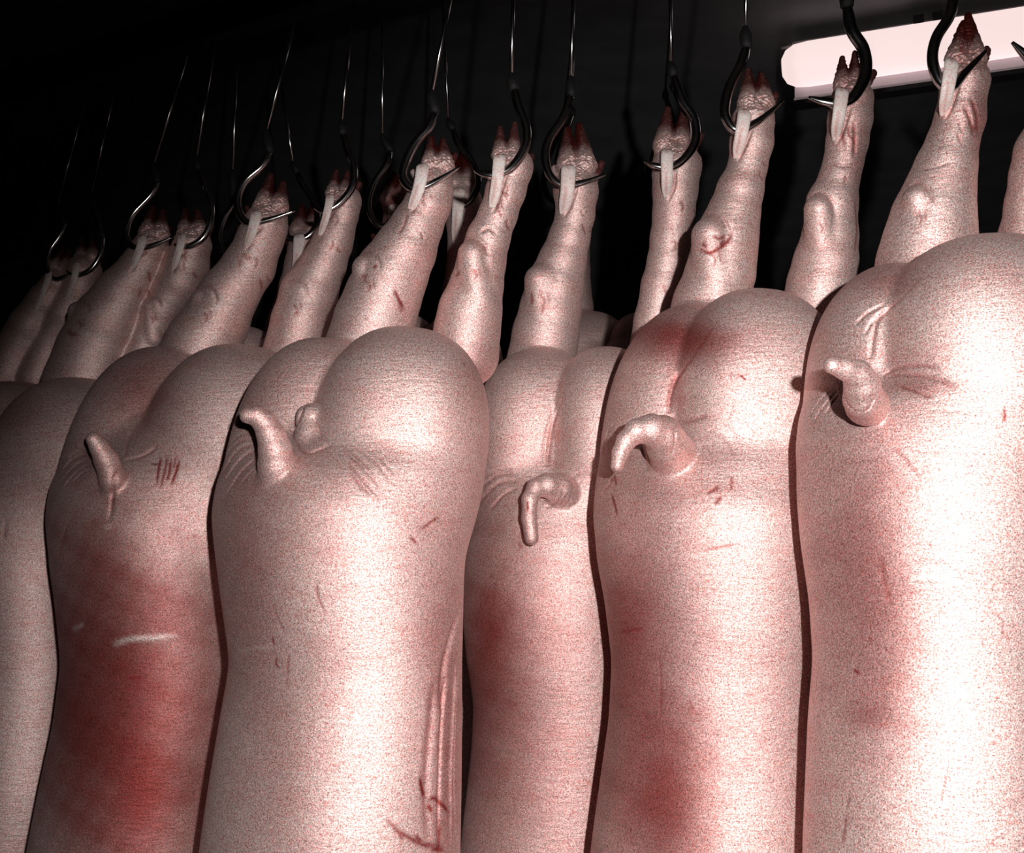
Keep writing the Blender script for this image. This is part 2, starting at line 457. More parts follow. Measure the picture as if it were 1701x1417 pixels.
# ------------------------------------------------------------------ hooks
def hook(D, dd, pts, r, rod, label, tip_taper=.5, group=None, dd_tip=0, ddlist=None):
    """pts: hook bend in pixels from the eye down to the tip, rod: (xtop,ytop,xbot,ybot)"""
    n = len(pts)
    Yd = [D+dd]*n
    if ddlist: Yd = [D+dd+q for q in ddlist]
    w = np.array([P(x, y, Y) for (x, y), Y in zip(pts, Yd)])
    c = catmull(w, 8); m = len(c); rr = R(r, pts[0][1], D+dd)
    t = np.arange(m)/(m-1)
    rad = rr*np.where(t < .08, .75+.25*t/.08, np.where(t > .76, 1-((t-.76)/.24)**1.6*.72, 1.0))
    org = c[0]
    e = empty('meat_hook', org, label, 'hook', group)
    V, Fc = tube(c-org, rad, 14); link('hook_bend', pymesh('hook_bend', V, Fc), STEEL, e)
    xt, yt, xb, yb = rod
    a = P(xt, yt, D+dd+.01); b = P(xb, yb, D+dd+.004)
    rd = max(rr*.42, .0026)
    V, Fc = tube(np.array([a, a*.5+b*.5, b])-org, rd, 10); link('rod', pymesh('rod', V, Fc), STEEL, e)
    # dark swivel between rod and hook
    q = np.array([b+(b-a)/np.linalg.norm(b-a)*-.012, b, b*.75+c[0]*.25, b*.5+c[0]*.5, b*.25+c[0]*.75, c[0], c[0]+(c[1]-c[0])*.5])
    V, Fc = tube(q-org, np.array([.5, .9, 1.2, 1.25, 1.2, 1.1, .8])*rr, 14); link('swivel', pymesh('swivel', V, Fc), DARKSTEEL, e)
    return e
def tendon(pts, width, D, dds, parent, org):
    """flat glossy strip: pts in pixels top to bottom"""
    w = np.array([P(x, y, D+d) for (x, y), d in zip(pts, dds)]); c = catmull(w, 6); m = len(c)
    t = np.arange(m)/(m-1); wr = R(width/2, pts[0][1], D)
    rad = wr*(.98 - .2*t**2)*(1-.55*np.clip((t-.8)/.2, 0, 1)**1.5)*(1-.3*np.clip((.12-t)/.12, 0, 1))
    V, Fc = tube(c-org, rad, 14, squash=(1, .38), up=[0, -1, .1])
    me = pymesh('tendon', V, Fc); at = me.color_attributes.new('tint', 'FLOAT_COLOR', 'POINT')
    x = np.tile(np.cos(np.arange(14)*2*math.pi/14+.6), m)
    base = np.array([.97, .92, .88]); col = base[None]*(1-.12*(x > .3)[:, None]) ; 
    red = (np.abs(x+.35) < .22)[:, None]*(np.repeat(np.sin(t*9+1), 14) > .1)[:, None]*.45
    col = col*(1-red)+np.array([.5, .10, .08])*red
    at.data.foreach_set('color', np.hstack([col, np.ones((len(V), 1))]).astype(np.float32).ravel())
    return link('tendon', me, TEND, parent)

# every foot: leg rows, toes, pad, tendon strip, hook, rod
FEET = {
 'P6L': dict(rows=[(134,1566,1640),(198,1556,1633),(237,1542,1622),(277,1523,1619),(316,1506,1616),(356,1486,1616),(395,1473,1617),(435,1461,1618)],
   toes=[(1600,36),(1608,22)], pad=(1604,92,33), claws=[(1639,84,7)], hock=(1524,332,23),
   ten=[(1580,112),(1574,150),(1566,196)], tw=26, hook=[(1585,-14),(1578,25),(1556,62),(1549,98),(1559,132),(1578,146),(1602,122),(1638,84)], r=9, rod=(1588,-170,1587,-45)),
 'P6R': dict(rows=[(200,1715,1785),(250,1690,1780),(290,1682,1775),(340,1674,1770),(400,1662,1776)],
   toes=[(1742,40),(1760,50)], pad=(1752,100,32), claws=[(1790,90,7)], hock=None,
   ten=[(1735,130),(1730,165),(1722,205)], tw=26, hook=[(1716,-60),(1735,-20),(1762,30),(1768,66),(1752,100),(1728,112),(1704,92),(1681,70)], r=9, rod=(1708,-230,1714,-92)),
 'P5R': dict(rows=[(166,1382,1448),(198,1377,1447),(237,1374,1440),(269,1370,1432),(296,1362,1426),(336,1342,1423),(395,1334,1423),(435,1320,1423),(474,1309,1418)],
   toes=[(1399,92),(1420,84)], pad=(1409,136,24), claws=[(1450,122,7)], hock=(1360,348,23),
   ten=[(1398,160),(1393,195),(1387,236)], tw=24, hook=[(1407,10),(1415,50),(1434,82),(1438,120),(1420,158),(1396,172),(1370,170),(1343,162)], r=10, rod=(1402,-190,1406,-22)),
 'P5L': dict(rows=[(198,1219,1285),(237,1214,1283),(277,1211,1273),(316,1192,1267),(356,1176,1261),(387,1160,1259),(419,1150,1256),(454,1140,1253),(506,1119,1240)],
   toes=[(1243,114),(1264,120)], pad=(1256,166,30), claws=[(1288,158,6)], hock=(1180,392,30),
   ten=[(1236,196),(1231,225),(1222,266)], tw=24, hook=[(1240,78),(1231,107),(1213,142),(1205,172),(1206,196),(1224,216),(1256,204),(1302,167)], r=8.5, rod=(1243,-190,1238,52)),
 'P4R': dict(rows=[(277,1083,1164),(316,1085,1158),(356,1085,1153),(395,1081,1147),(435,1076,1141),(474,1066,1133),(533,1054,1120)],
   toes=[(1109,178),(1135,184)], pad=(1116,236,31), claws=[(1164,226,6)], hock=None,
   ten=[(1108,262),(1108,295),(1107,330)], tw=22, hook=[(1119,124),(1133,166),(1153,198),(1155,232),(1138,262),(1114,278),(1088,276),(1070,268)], r=7.5, rod=(1111,-150,1115,110)),
 'P4L': dict(rows=[(317,920,993),(357,924,987),(396,912,979),(436,894,973),(475,874,969),(515,864,965),(555,852,961)],
   toes=[(943,212),(962,206)], pad=(958,270,33), claws=[(999,272,6),(921,280,6)], hock=(897,466,25),
   ten=[(944,288),(942,320),(934,358)], tw=26, hook=[(949,158),(936,195),(912,232),(906,262),(914,292),(934,308),(964,305),(1006,290)], r=7.5, rod=(957,-150,948,134)),
 'P3R': dict(rows=[(278,822,884),(317,808,872),(357,796,858),(396,776,846),(436,760,839),(475,748,835),(515,730,833),(548,722,830)],
   toes=[(831,209),(855,202)], pad=(841,254,24), claws=[(882,260,6)], hock=(785,424,24),
   ten=[(829,270),(825,305),(816,350)], tw=22, hook=[(854,148),(862,178),(874,212),(872,244),(852,276),(826,290),(806,290),(788,284)], r=8, rod=(856,-150,849,130)),
 'P3L': dict(rows=[(310,690,752),(337,675,749),(377,650,734),(416,622,724),(456,592,710),(495,574,698),(535,556,688)],
   toes=[(717,226),(735,230)], pad=(727,268,27), claws=[(755,258,5),(686,286,5)], hock=(608,446,22),
   ten=[(701,286),(694,318),(680,352)], tw=23, hook=[(723,186),(712,212),(690,238),(675,268),(670,296),(690,314),(724,302),(764,277)], r=7.5, rod=(778,-150,716,158)),
 'P2L': dict(rows=[(372,408,478),(396,396,470),(442,372,456),(489,334,428),(535,306,412),(568,280,400)],
   toes=[(450,288),(470,302)], pad=(450,338,29), claws=[(410,345,4)], hock=(338,500,20),
   ten=[(424,364),(418,386),(408,412)], tw=20, hook=[(448,252),(435,276),(410,298),(397,322),(396,348),(412,370),(444,366),(490,350)], r=6.5, rod=(505,-20,441,222)),
 'P2R': dict(rows=[(335,545,599),(358,546,594),(385,532,588),(403,520,585),(440,500,574),(489,466,560),(535,452,546)],
   toes=[(559,280),(577,282)], pad=(562,318,21), claws=[(597,306,5)], hock=(488,488,20),
   ten=[(547,336),(541,362),(530,394)], tw=15, hook=[(570,222),(578,250),(588,280),(585,310),(568,334),(548,348),(534,350),(522,346)], r=6.5, rod=(590,-20,567,206)),
 'P1L': dict(rows=[(412,222,280),(442,202,268),(489,160,251),(535,124,236),(582,98,219)],
   toes=[(254,341),(270,348)], pad=(256,382,25), claws=[(282,380,4)], hock=(130,518,16),
   ten=[(235,404),(228,424),(218,448)], tw=16, hook=[(262,302),(250,324),(222,354),(212,376),(211,396),(226,412),(254,408),(286,394)], r=5.5, rod=(340,0,254,276)),
 'P1R': dict(rows=[(405,290,350),(440,274,346),(466,264,334),(512,236,300),(559,214,280)],
   toes=[(308,345),(328,348)], pad=(320,380,25), claws=[(352,376,4)], hock=(250,512,15),
   ten=[(301,402),(295,424),(286,450)], tw=15, hook=[(330,280),(340,306),(351,338),(350,368),(338,394),(318,408),(300,410),(288,406)], r=5.5, rod=(370,0,325,265)),
 'P0L': dict(rows=[(470,72,118),(500,48,106),(540,18,86),(590,-12,66)],
   toes=[(104,408),(116,412)], pad=(100,440,19), claws=[(120,440,4)], hock=None,
   ten=[(80,462),(70,488),(56,520)], tw=12, hook=[(108,371),(99,392),(84,414),(78,436),(82,456),(92,464),(108,460),(126,450)], r=4.5, rod=(150,130,94,348)),
 'P0R': dict(rows=[(450,112,168),(480,100,160),(520,76,146),(570,50,120)],
   toes=[(136,392),(152,394)], pad=(145,424,20), claws=[(168,424,4)], hock=None,
   ten=[(126,448),(120,472),(108,500)], tw=13, hook=[(155,340),(163,366),(170,396),(166,424),(152,446),(134,456),(120,456),(110,450)], r=4.5, rod=(208,70,151,325)),
 # second row
 'BAL': dict(rows=[(415,388,440),(450,370,432),(500,340,410),(560,310,390)],
   toes=[(404,352),(418,354)], pad=(412,390,22), claws=[], hock=None,
   ten=[(398,412),(394,440),(388,470)], tw=15, hook=[(388,338),(374,360),(366,384),(366,404),(374,420),(390,424),(410,416),(430,404)], r=5.5, rod=(398,0,386,288)),
 'BAR': dict(rows=[(410,480,540),(440,474,536),(480,464,524),(540,444,510)],
   toes=[(503,340),(522,332)], pad=(508,378,27), claws=[(478,402,5)], hock=None,
   ten=[(497,402),(495,430),(490,460)], tw=21, hook=[(494,286),(502,306),(518,330),(528,356),(520,384),(500,398),(478,394),(466,386)], r=5.5, rod=(463,110,487,274)),
 'BBL': dict(rows=[(350,638,690),(385,634,684),(430,620,676),(490,600,666)],
   toes=[(655,285),(670,282)], pad=(655,326,24), claws=[(620,392,5)], hock=None,
   ten=[(655,352),(652,385),(644,420)], tw=21, hook=[(648,250),(643,272),(622,304),(613,334),(616,358),(632,376),(656,370),(690,356)], r=5.5, rod=(635,-60,635,228)),
 'BBR': dict(rows=[(335,742,800),(370,742,796),(420,744,788),(480,736,780)],
   toes=[(752,254),(768,250)], pad=(768,300,28), claws=[], hock=None,
   ten=[(762,326),(760,360),(756,410)], tw=22, hook=[(752,214),(762,240),(784,268),(795,298),(786,326),(768,342),(748,336),(736,328)], r=5.5, rod=(732,-60,745,202)),
}
HOOKLABEL = {
 'P6L': 'steel meat hook in front of the bright lamp at the far right, point turned right',
 'P6R': 'dark hook point poking in from the right edge across the lamp',
 'P5R': 'thick dark steel hook crossing the left end of the lamp, point turned left',
 'P5L': 'steel hook just left of the lamp, long point reaching right under the trotter',
 'P4R': 'right hook of the set-back carcass, curving round a dim grey trotter',
 'P4L': 'hook with a bright S-shaped shank hanging alone left of the dim grey trotter',
 'P3R': 'right hook of the wide carcass in the middle left, under two spread toes',
 'P3L': 'left hook of the wide carcass, bright shank and long point across its trotter',
 'P2L': 'left hook of the red-stained carcass, bright slanting shank and bright point',
 'P2R': 'right hook of the red-stained carcass, short bright curve beside the trotter',
 'P1L': 'left hook of the carcass cut by the left edge, bright slanting shank',
 'P1R': 'right hook of the carcass cut by the left edge, short bright curve',
 'P0L': 'left hook of the farthest carcass, a small glint low at the left',
 'P0R': 'right hook of the farthest carcass, small bright curve beside the dim trotter',
 'BAL': 'second-row hook behind the left leg of the red-stained carcass, thin bright curve',
 'BAR': 'second-row hook between the two legs of the red-stained carcass, nearly dark',
 'BBL': 'second-row hook with thin bright curve left of the wide carcass',
 'BBR': 'second-row hook between the two legs of the wide carcass',
}
def make_pig(keys, D, torso, lobes, tail, folds, stains_shade, strokes, label, dd1=.06, dd0=.14, group=None, **kw):
    legs = [leg(FEET[k]['rows'], FEET[k]['toes'], FEET[k]['pad'], FEET[k]['claws'], FEET[k]['hock'], dd0, dd1) for k in keys]
    strokes = [(a, b, c*(1.25 if c > .0017 else 1), d) for a, b, c, d in strokes] + [q for k in keys for q in LEGMARKS.get(k, [])]
    for k in keys:
        f = FEET[k]
        if D > 3.15: continue
        x, y, r = f['pad']
        strokes += [([(x-r*.95, y+r*.75), (x-r*.3, y+r*.35), (x+r*.4, y+r*.45), (x+r*.95, y+r*.1)], 2.4, .002, .25), ([(x-r*.8, y+r*.1), (x, y-r*.15), (x+r*.8, y-r*.1)], 2.2, .0016, .3)]
        (a0, b0), (a1, b1) = f['ten'][0], f['ten'][-1]; w = f['tw']/2
        strokes += [([(a0+w*1.3, b0+14), (a1+w*1.2, b1-20), (a1+w*.2, b1+4)], 3, .003, .3)]
        rr_ = random.Random(k)
        for _ in range(3):
            x0 = a1+r*rr_.uniform(.6, 1.6); y0 = b1+rr_.uniform(-50, 60); L_ = rr_.uniform(8, 26)
            strokes += [([(x0, y0), (x0+rr_.uniform(-3, 6), y0+L_*.5), (x0+rr_.uniform(-5, 8), y0+L_)], rr_.uniform(2, 3.2), .0008, rr_.uniform(.3, .7))]
        if f['hock']:
            hx, hy, hr = f['hock']
            strokes += [([(hx-hr*.6, hy-hr*1.0), (hx+hr*.1, hy-hr*1.25), (hx+hr*.8, hy-hr*.8), (hx+hr*1.15, hy+hr*.1)], 4, .0022, .15)]  # crease above the hock, its shadow tinted in as well
            strokes += [([(hx-hr*.1, hy+hr*.9), (hx+hr*.3, hy+hr*1.3), (hx+hr*.1, hy+hr*1.8)], 3, .0004, .55), ([(hx+hr*.5, hy+hr*.7), (hx+hr*.6, hy+hr*1.5)], 2.6, .0004, .4)]
    pig = Pig(D, torso, lobes, legs, tail, folds, **kw)
    PIGS.append((label, pig))
    org = P((torso[len(torso)//2][1]+torso[len(torso)//2][2])/2, torso[len(torso)//2][0], D)
    e = empty('pig_carcass', org, label, 'carcass', group)
    build_body(pig, org, e, stains_shade, strokes)
    for k in keys:
        f = FEET[k]; tx, ty = f['ten'][0]
        # leg front surface behind the tendon
        row = min(f['rows'], key=lambda r: r[0]); rr = R((row[2]-row[1])/2, row[0], D)
        hd = dd1 - rr*.86
        hr = R(f['r'], ty, D)
        hk = hd - hr*.55
        nh = len(f['hook'])
        hook(D, hk, f['hook'], f['r'], f['rod'], HOOKLABEL[k])
        td = hk - hr*1.25
        bot = f['ten'][-1]
        q = pig.trace(bot[0], bot[1]); bd = (q[1]-D+.002) if q is not None else td
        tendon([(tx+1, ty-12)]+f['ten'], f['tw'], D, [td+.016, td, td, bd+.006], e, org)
    return e

PIGS = []
LEGMARKS = {
 'P5L': [([(1160,414),(1178,420),(1192,414),(1208,402),(1218,384)],4,.0004,.9),([(1182,392),(1196,396),(1206,390)],3.5,0,.8),([(1166,404),(1174,410)],4,0,.8),([(1196,408),(1204,398)],4,0,.8)],
 'P6L': [([(1530,282),(1555,278),(1580,268)],3,.0012,.2),([(1600,170),(1612,200),(1618,228)],4,.002,.5),([(1612,160),(1622,190),(1624,225)],4,.0015,.6),([(1606,50),(1600,70),(1596,90)],3,.001,.6)],
 'P5R': [([(1388,180),(1386,200),(1384,214)],3,.0,.9),([(1402,196),(1398,220),(1404,250)],3.5,.0015,.6),([(1418,200),(1420,235),(1418,262)],3.5,.002,.6),([(1420,330),(1424,380),(1420,420)],4,.001,.6),([(1376,268),(1400,276),(1428,272)],3.5,.0025,.2)],
 'P3L': [([(655,480),(662,496),(672,514)],3.6,.001,.9),([(662,500),(668,520)],4,0,.5),([(620,446),(626,440)],3,0,.9),([(600,462),(608,458),(604,470)],4,0,.6),([(676,352),(672,372),(660,392)],3,.001,.5)],
 'P3R': [([(826,314),(836,322),(846,328)],3,.0016,.5),([(824,330),(828,350),(834,362)],3.5,0,.6),([(756,460),(764,452)],4,0,.7),([(796,388),(812,380),(826,390)],4,.0025,.3)],
 'P4L': [([(882,485),(884,500),(882,506)],3.5,0,.7),([(904,508),(900,520)],3.5,0,.6),([(896,480),(900,490)],4,0,.4)],
 'P4R': [([(1112,404),(1122,402),(1124,412),(1114,416)],3.5,.001,.4),([(1100,470),(1108,490)],4,0,.4)],
 'P2L': [([(404,420),(410,428),(418,426)],4,0,.5),([(400,430),(398,444)],4,0,.5)],
 'P1L': [([(112,548),(120,556),(128,552)],5,0,.6)],
}

# ---------------- six carcasses of the front row, from the right
def fan(x0, y0, pts, w, d, rc=.25):
    return [([(x0, y0)]+p, w, d, rc) for p in pts]

make_pig(['P6L','P6R'], 1.78,
  [(600,1500,1600,.12),(650,1440,1660,.09),(700,1360,1745,.05),(760,1340,1765,.02),(820,1340,1765,.0),(900,1346,1760),(1000,1360,1750),(1100,1366,1745),(1200,1358,1750),(1417,1350,1770),(1560,1350,1780),(1700,1390,1740),(1800,1450,1680)],
  [(1480,642,134,204,.165,.09,8),(1648,612,196,220,.195,-.01,3)],
  [(1440,672,36,-.130),(1434,662,32,-.165),(1432,640,29,-.185),(1424,622,24,-.20),(1404,613,18,-.215),(1382,607,14,-.225)],
  [], 
  [(1470,462,70,35,.4),(1625,200,16,70,.5),(1605,80,30,40,.5),(1450,900,110,330,.25),(1445,1000,75,240,.5),(1480,1120,60,120,.25),(1640,900,30,120,.08),(1420,880,60,110,.25),(1520,640,45,14,.5),(1440,1190,40,22,.4)],
  [([(1552,430),(1524,466),(1500,494),(1478,514)],4,.0004,.2),([(1462,628),(1500,622),(1550,628),(1590,642)],4,.0022,.4),([(1466,624),(1490,612),(1530,608),(1560,612)],4,.002,.45),([(1490,640),(1520,650),(1550,662)],3.5,.0015,.5),  # first stroke: shade of the upper cleft, drawn almost wholly in colour
   ([(1446,596),(1450,560),(1458,530),(1490,500)],4,.003,.25),([(1400,650),(1408,672),(1424,684),(1442,680),(1458,650),(1464,626)],2.6,.0016,.22),
   ([(1390,642),(1370,656),(1352,676),(1342,700)],3.5,.0028,.3),([(1392,648),(1376,664),(1360,684),(1350,704)],3.5,.0028,.3),([(1394,656),(1380,672),(1368,690)],3,.0022,.3),([(1384,638),(1364,650),(1345,668)],3,.0022,.2),
   ([(1480,742),(1505,765),(1530,798)],3,.0006,.4),([(1668,676),(1670,690),(1667,702)],3,.0004,.8),([(1462,920),(1468,960),(1480,1010)],5,.0003,.4),([(1470,505),(1440,520),(1420,540)],3.5,.002,.2),([(1478,512),(1452,530),(1436,556)],3.5,.002,.15),
   ([(1505,966),(1540,960),(1590,968)],7,-.0008,-.7),([(1418,1112),(1428,1120)],3,0,.9),([(1576,1270),(1570,1300),(1562,1330)],3,0,.4),([(1408,1350),(1403,1380),(1400,1404)],3,0,.6),([(1412,1320),(1408,1345)],3,0,.5),
   ([(1520,905),(1540,900),(1548,915)],3,0,.3),([(1640,1010),(1665,1030),(1662,1066)],3,0,.35)],
  'right-end pig carcass with a stubby tail, hung by a trotter in front of the lamp', yaw=24)

make_pig(['P5L','P5R'], 2.15,
  [(690,1140,1230,.12),(740,1090,1300,.09),(810,1010,1360,.04),(880,989,1374,.01),(930,995,1374),(1000,1008,1370),(1100,1020,1362),(1200,1015,1364),(1300,1001,1370),(1417,985,1376),(1560,975,1380),(1700,1020,1350),(1800,1080,1340)],
  [(1148,722,146,220,.165,.09,10),(1254,690,143,212,.165,-.01,4)],
  [(1118,756,40,-.125),(1108,738,35,-.160),(1100,722,32,-.185),(1082,714,26,-.205),(1058,716,20,-.215),(1040,732,16,-.222),(1030,752,13,-.225),(1025,774,11,-.222)],
  [],
  [(1110,555,90,42,.8),(1160,575,80,36,.6),(1425,250,16,90,.4),(1400,120,30,30,.4),(1180,1150,180,360,.20),(1060,1120,85,300,.65),(1110,1330,75,150,.8),(1120,640,14,50,.45),(1200,800,50,40,.12),(1040,1030,40,80,.4),(1260,1200,60,160,.10)],
  [([(1188,538),(1168,568),(1148,598),(1130,618)],4,.0004,.35),([(1113,694),(1112,665),(1122,630),(1140,608)],5,.004,.45),([(1130,702),(1150,698),(1175,690)],4,.003,.35),([(1122,712),(1120,740),(1108,765)],3,.002,.15),  # opening stroke paints the dark shade line of the cleft
   ([(1066,738),(1072,765),(1078,780)],3,.0022,.25),([(1175,716),(1200,728),(1222,756)],3,.001,.2),([(1190,700),(1215,715),(1235,740)],3,.0009,.15),
   ([(1012,705),(1004,730),(1000,760)],3,.002,.15),([(1022,700),(1008,720),(998,745)],3,.002,.15),([(1018,798),(1005,812),(996,826)],3,.002,.2),([(1022,790),(1012,800)],3,.001,.6),
   ([(1016,822),(1020,835),(1026,858)],3,.0006,.85),([(1020,790),(1024,806)],3,.0004,.8),([(1175,820),(1195,808)],3.5,.0004,.8),([(1188,838),(1198,824)],3.5,.0003,.8),([(1214,814),(1216,790)],3,.0003,.7),
   ([(1168,914),(1200,908),(1230,902)],2.6,.0003,.5),([(1228,622),(1240,632)],2.4,.0004,.9),([(1030,1050),(1070,1044)],4,.0006,.5),([(1094,1090),(1098,1130),(1096,1200)],3,.0006,.35),([(1146,1160),(1150,1186)],3,0,.4),
   ([(1218,668),(1208,700)],3,.0006,.1)],
  'pig carcass second from the right, thick tail curled down, dark red hide above it')

make_pig(['P4L','P4R'], 2.54,
  [(740,900,990,.11),(790,860,1030,.08),(860,795,1045,.03),(930,775,1050,.01),(1000,766,1050),(1100,776,1055),(1170,788,1055),(1250,784,1050),(1417,765,1050),(1560,755,1060),(1700,790,1070),(1800,830,1030)],
  [(893,750,112,172,.15,.07,4),(1010,745,98,170,.16,.0,-2)],
  [(936,822,30,-.125),(928,811,25,-.160),(908,806,20,-.185),(890,810,15,-.20),(880,830,13.5,-.212),(879,860,13,-.214),(883,894,12,-.212)],
  [],
  [(890,1180,140,330,.28),(812,1050,50,110,.8),(795,1180,40,120,.4),(850,1150,70,200,.3),(800,860,40,120,.3),(790,1250,50,180,.25),(880,950,60,40,.12),(930,1300,120,150,.18),(940,1050,80,60,.15)],
  [([(908,775),(912,740),(919,700),(936,655)],4,.004,.35),([(898,770),(904,735),(912,700),(925,670)],3,.0018,.2),([(925,842),(938,832),(946,818)],3.4,.003,.3),([(936,844),(946,832),(952,815)],3,.002,.2),
   ([(905,842),(920,838),(934,824),(934,812)],3,.002,.2),([(950,788),(975,786),(1000,796)],3.4,.0015,.15),([(860,800),(830,802),(800,830),(785,860)],4,.0022,.2),([(862,788),(830,788),(800,810),(783,838)],4,.0022,.2),([(858,812),(836,822),(812,850)],3.5,.002,.2),([(850,780),(820,785),(795,800)],3.5,.0016,.15),
   ([(876,832),(877,850)],2.4,0,.9),([(862,898),(866,914)],3,0,.5)],
  'set-back pig carcass in the middle, straight thin tail hanging down', thick=.80, yaw=22)

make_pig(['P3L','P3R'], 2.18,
  [(700,540,660,.12),(750,480,730,.09),(820,376,778,.04),(880,356,780,.015),(940,358,772),(1000,366,770),(1100,380,768),(1200,362,768),(1300,345,767),(1417,328,765),(1560,315,770),(1700,360,740),(1800,420,680)],
  [(516,772,136,214,.15,.08,11),(664,742,146,200,.18,-.005,7)],
  [(462,806,34,-.135),(460,772,31,-.165),(457,748,27,-.18),(450,722,23,-.195),(438,700,19,-.21),(426,690,16,-.218),(412,690,14,-.222)],
  [(520,722,31,-.092),(514,692,22,-.092)],
  [(560,950,240,420,.10),(440,640,60,60,.18),(420,1000,55,190,.4),(400,880,40,120,.2),(744,1250,22,230,.5),(720,1060,30,80,.25),(560,800,50,30,.2),(560,900,160,60,.12),(470,1280,60,160,.25),(780,640,40,60,.18),(800,600,25,40,.3),(530,1130,60,60,.15)],  # patch near the left edge: reddish hide plus painted limb shade
  [([(573,570),(545,602),(524,636),(510,664)],4,.0004,.1),([(508,665),(498,690),(488,715),(486,728)],4,.003,.15),([(520,690),(528,712),(534,730)],4,.003,.15),([(486,728),(496,744),(512,752),(532,746),(552,738)],4,.003,.3),([(502,752),(488,770),(476,786)],3,.0015,.15),  # first stroke tints in faint shade along the cleft edge
   ([(432,748),(410,754),(390,772),(370,802)],4,.003,.25),([(432,740),(405,742),(385,758),(368,786)],4,.003,.25),([(434,758),(415,768),(396,788),(376,820)],4,.003,.25),([(432,732),(408,730),(386,742),(372,762)],3.5,.0025,.2),([(420,722),(400,722),(382,736)],3.4,.002,.2),([(434,768),(418,782),(398,806)],4,.002,.2),
   ([(560,736),(590,756),(625,790)],3,.001,.25),([(570,748),(600,775),(635,812)],3,.001,.25),([(575,765),(600,795),(628,825)],3,.0012,.35),([(585,740),(620,765),(650,800)],3,.0009,.2),([(600,740),(630,760),(660,790)],3,.0008,.15),([(580,782),(596,804),(616,822)],3,.001,.45),
   ([(698,880),(715,868),(730,858)],2.6,.0004,.75),([(682,892),(692,902)],3,.0004,.85),([(526,968),(528,990),(540,1018)],2.4,.0004,.6),([(452,1004),(462,1030),(475,1058)],2.6,.0006,.25),([(453,1056),(455,1074)],2.4,.0003,.7),([(460,1092),(458,1102),(464,1110)],2.4,.0003,.8),([(480,1085),(478,1110),(476,1140)],2.4,.0003,.5),
   ([(390,1084),(420,1078),(455,1074)],4,-.0006,-.5),([(490,1220),(506,1218)],3,-.0004,-.6),
   ([(765,1010),(750,1060),(738,1110),(732,1180)],7,.006,.25),([(742,1120),(734,1200),(730,1300),(728,1417)],4,.004,.3),([(758,1090),(752,1200),(748,1300),(750,1417)],4,-.005,.0),([(762,1100),(756,1200),(755,1320),(760,1417)],3,.003,.25),([(722,1130),(716,1200),(708,1300),(712,1417)],8,.004,.35),
   ([(697,1290),(702,1310),(707,1326)],4.5,.0005,1),([(712,1332),(722,1326),(736,1338),(748,1352)],4,.0006,.9),([(718,1350),(712,1336)],4,.0004,.9),([(732,1365),(730,1400),(728,1417)],4,.0006,.8),([(655,1375),(680,1392),(705,1404),(730,1402)],4.5,.0006,.8),([(640,1360),(660,1380),(672,1400)],3.5,.0004,.6),([(715,1410),(738,1412)],5,.0006,.8),([(690,1388),(700,1398)],4,0,.8),
   ([(770,605),(772,606)],4,0,.9)],
  'wide pig carcass in the middle left, upright curled tail, cut belly edge at its right')

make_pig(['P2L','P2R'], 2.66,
  [(710,250,370,.12),(760,190,390,.09),(830,95,400,.04),(890,80,404,.015),(940,84,402),(1000,93,400),(1100,103,400),(1200,90,396),(1300,68,380),(1417,45,372),(1560,30,370),(1700,70,440),(1800,130,400)],
  [(240,778,130,206,.155,.09,14),(384,768,150,198,.175,-.01,11)],
  [(196,824,24,-.165),(188,796,22,-.195),(176,764,19,-.215),(165,744,15,-.23),(155,729,12,-.24)],
  [],
  [(235,640,60,60,.6),(300,1200,90,300,.35),(210,1150,120,270,.85),(130,1210,65,270,.7),(230,1330,90,150,.85),(160,950,60,120,.45),(330,1150,50,160,.3),(270,1010,80,60,.3)],  # left-edge patch: blood red that also paints in the dark limb's shade
  [([(207,760),(211,738),(218,716)],3.5,.002,.2),([(207,764),(235,758),(262,742)],4,.0025,.15),([(205,770),(190,795),(186,830),(182,865)],4,.0025,.25),([(178,880),(176,870)],6,-.001,-.7),
   ([(160,764),(140,764),(120,776),(100,800)],3.6,.003,.2),([(158,758),(138,755),(118,764),(102,782)],3.6,.003,.2),([(154,772),(136,776),(118,792),(104,812)],3.6,.003,.2),([(150,780),(135,786),(120,802)],3.4,.0022,.2),([(150,752),(130,750),(112,762)],3,.002,.1),
   ([(268,760),(264,775),(260,806)],2.8,.0005,.9),([(278,756),(274,780),(266,812)],2.8,.0005,.8),([(284,762),(281,785),(276,800)],2.8,.0005,.9),([(298,764),(292,785),(284,806)],3,.0005,.95),([(250,770),(262,772)],2.6,.0003,.7),([(292,758),(288,780)],2.4,.0003,.7),
   ([(185,1072),(215,1062),(250,1060),(300,1056)],5,-.0012,-.8),([(120,1046),(140,1036)],4,-.0008,-.5),([(210,1126),(235,1126)],3,0,.6),([(110,880),(100,900),(98,930)],3,.001,.1),([(120,860),(108,880),(104,905)],3,.001,.1)],
  'blood-red stained pig carcass with a short upright tail and scratch marks')

make_pig(['P1L','P1R'], 3.11,
  [(750,20,140,.12),(790,-30,130,.09),(850,-88,150,.04),(910,-100,150,.01),(1000,-90,150),(1100,-80,150),(1200,-92,145),(1300,-110,140),(1417,-130,120),(1560,-140,120),(1700,-100,110),(1800,-50,140)],
  [(0,795,110,160,.165,.10,14),(120,800,140,174,.18,-.01,6)],
  [(-40,830,18,-.165),(-52,800,14,-.19),(-60,770,10,-.20)],
  [],
  [(20,690,60,30,.3),(30,1000,60,100,.1),(60,800,60,60,.1)],
  [([(10,860),(5,900)],4,.001,.1)],
  'pig carcass cut off by the left edge of the picture, pale unmarked flank', h=.0055)

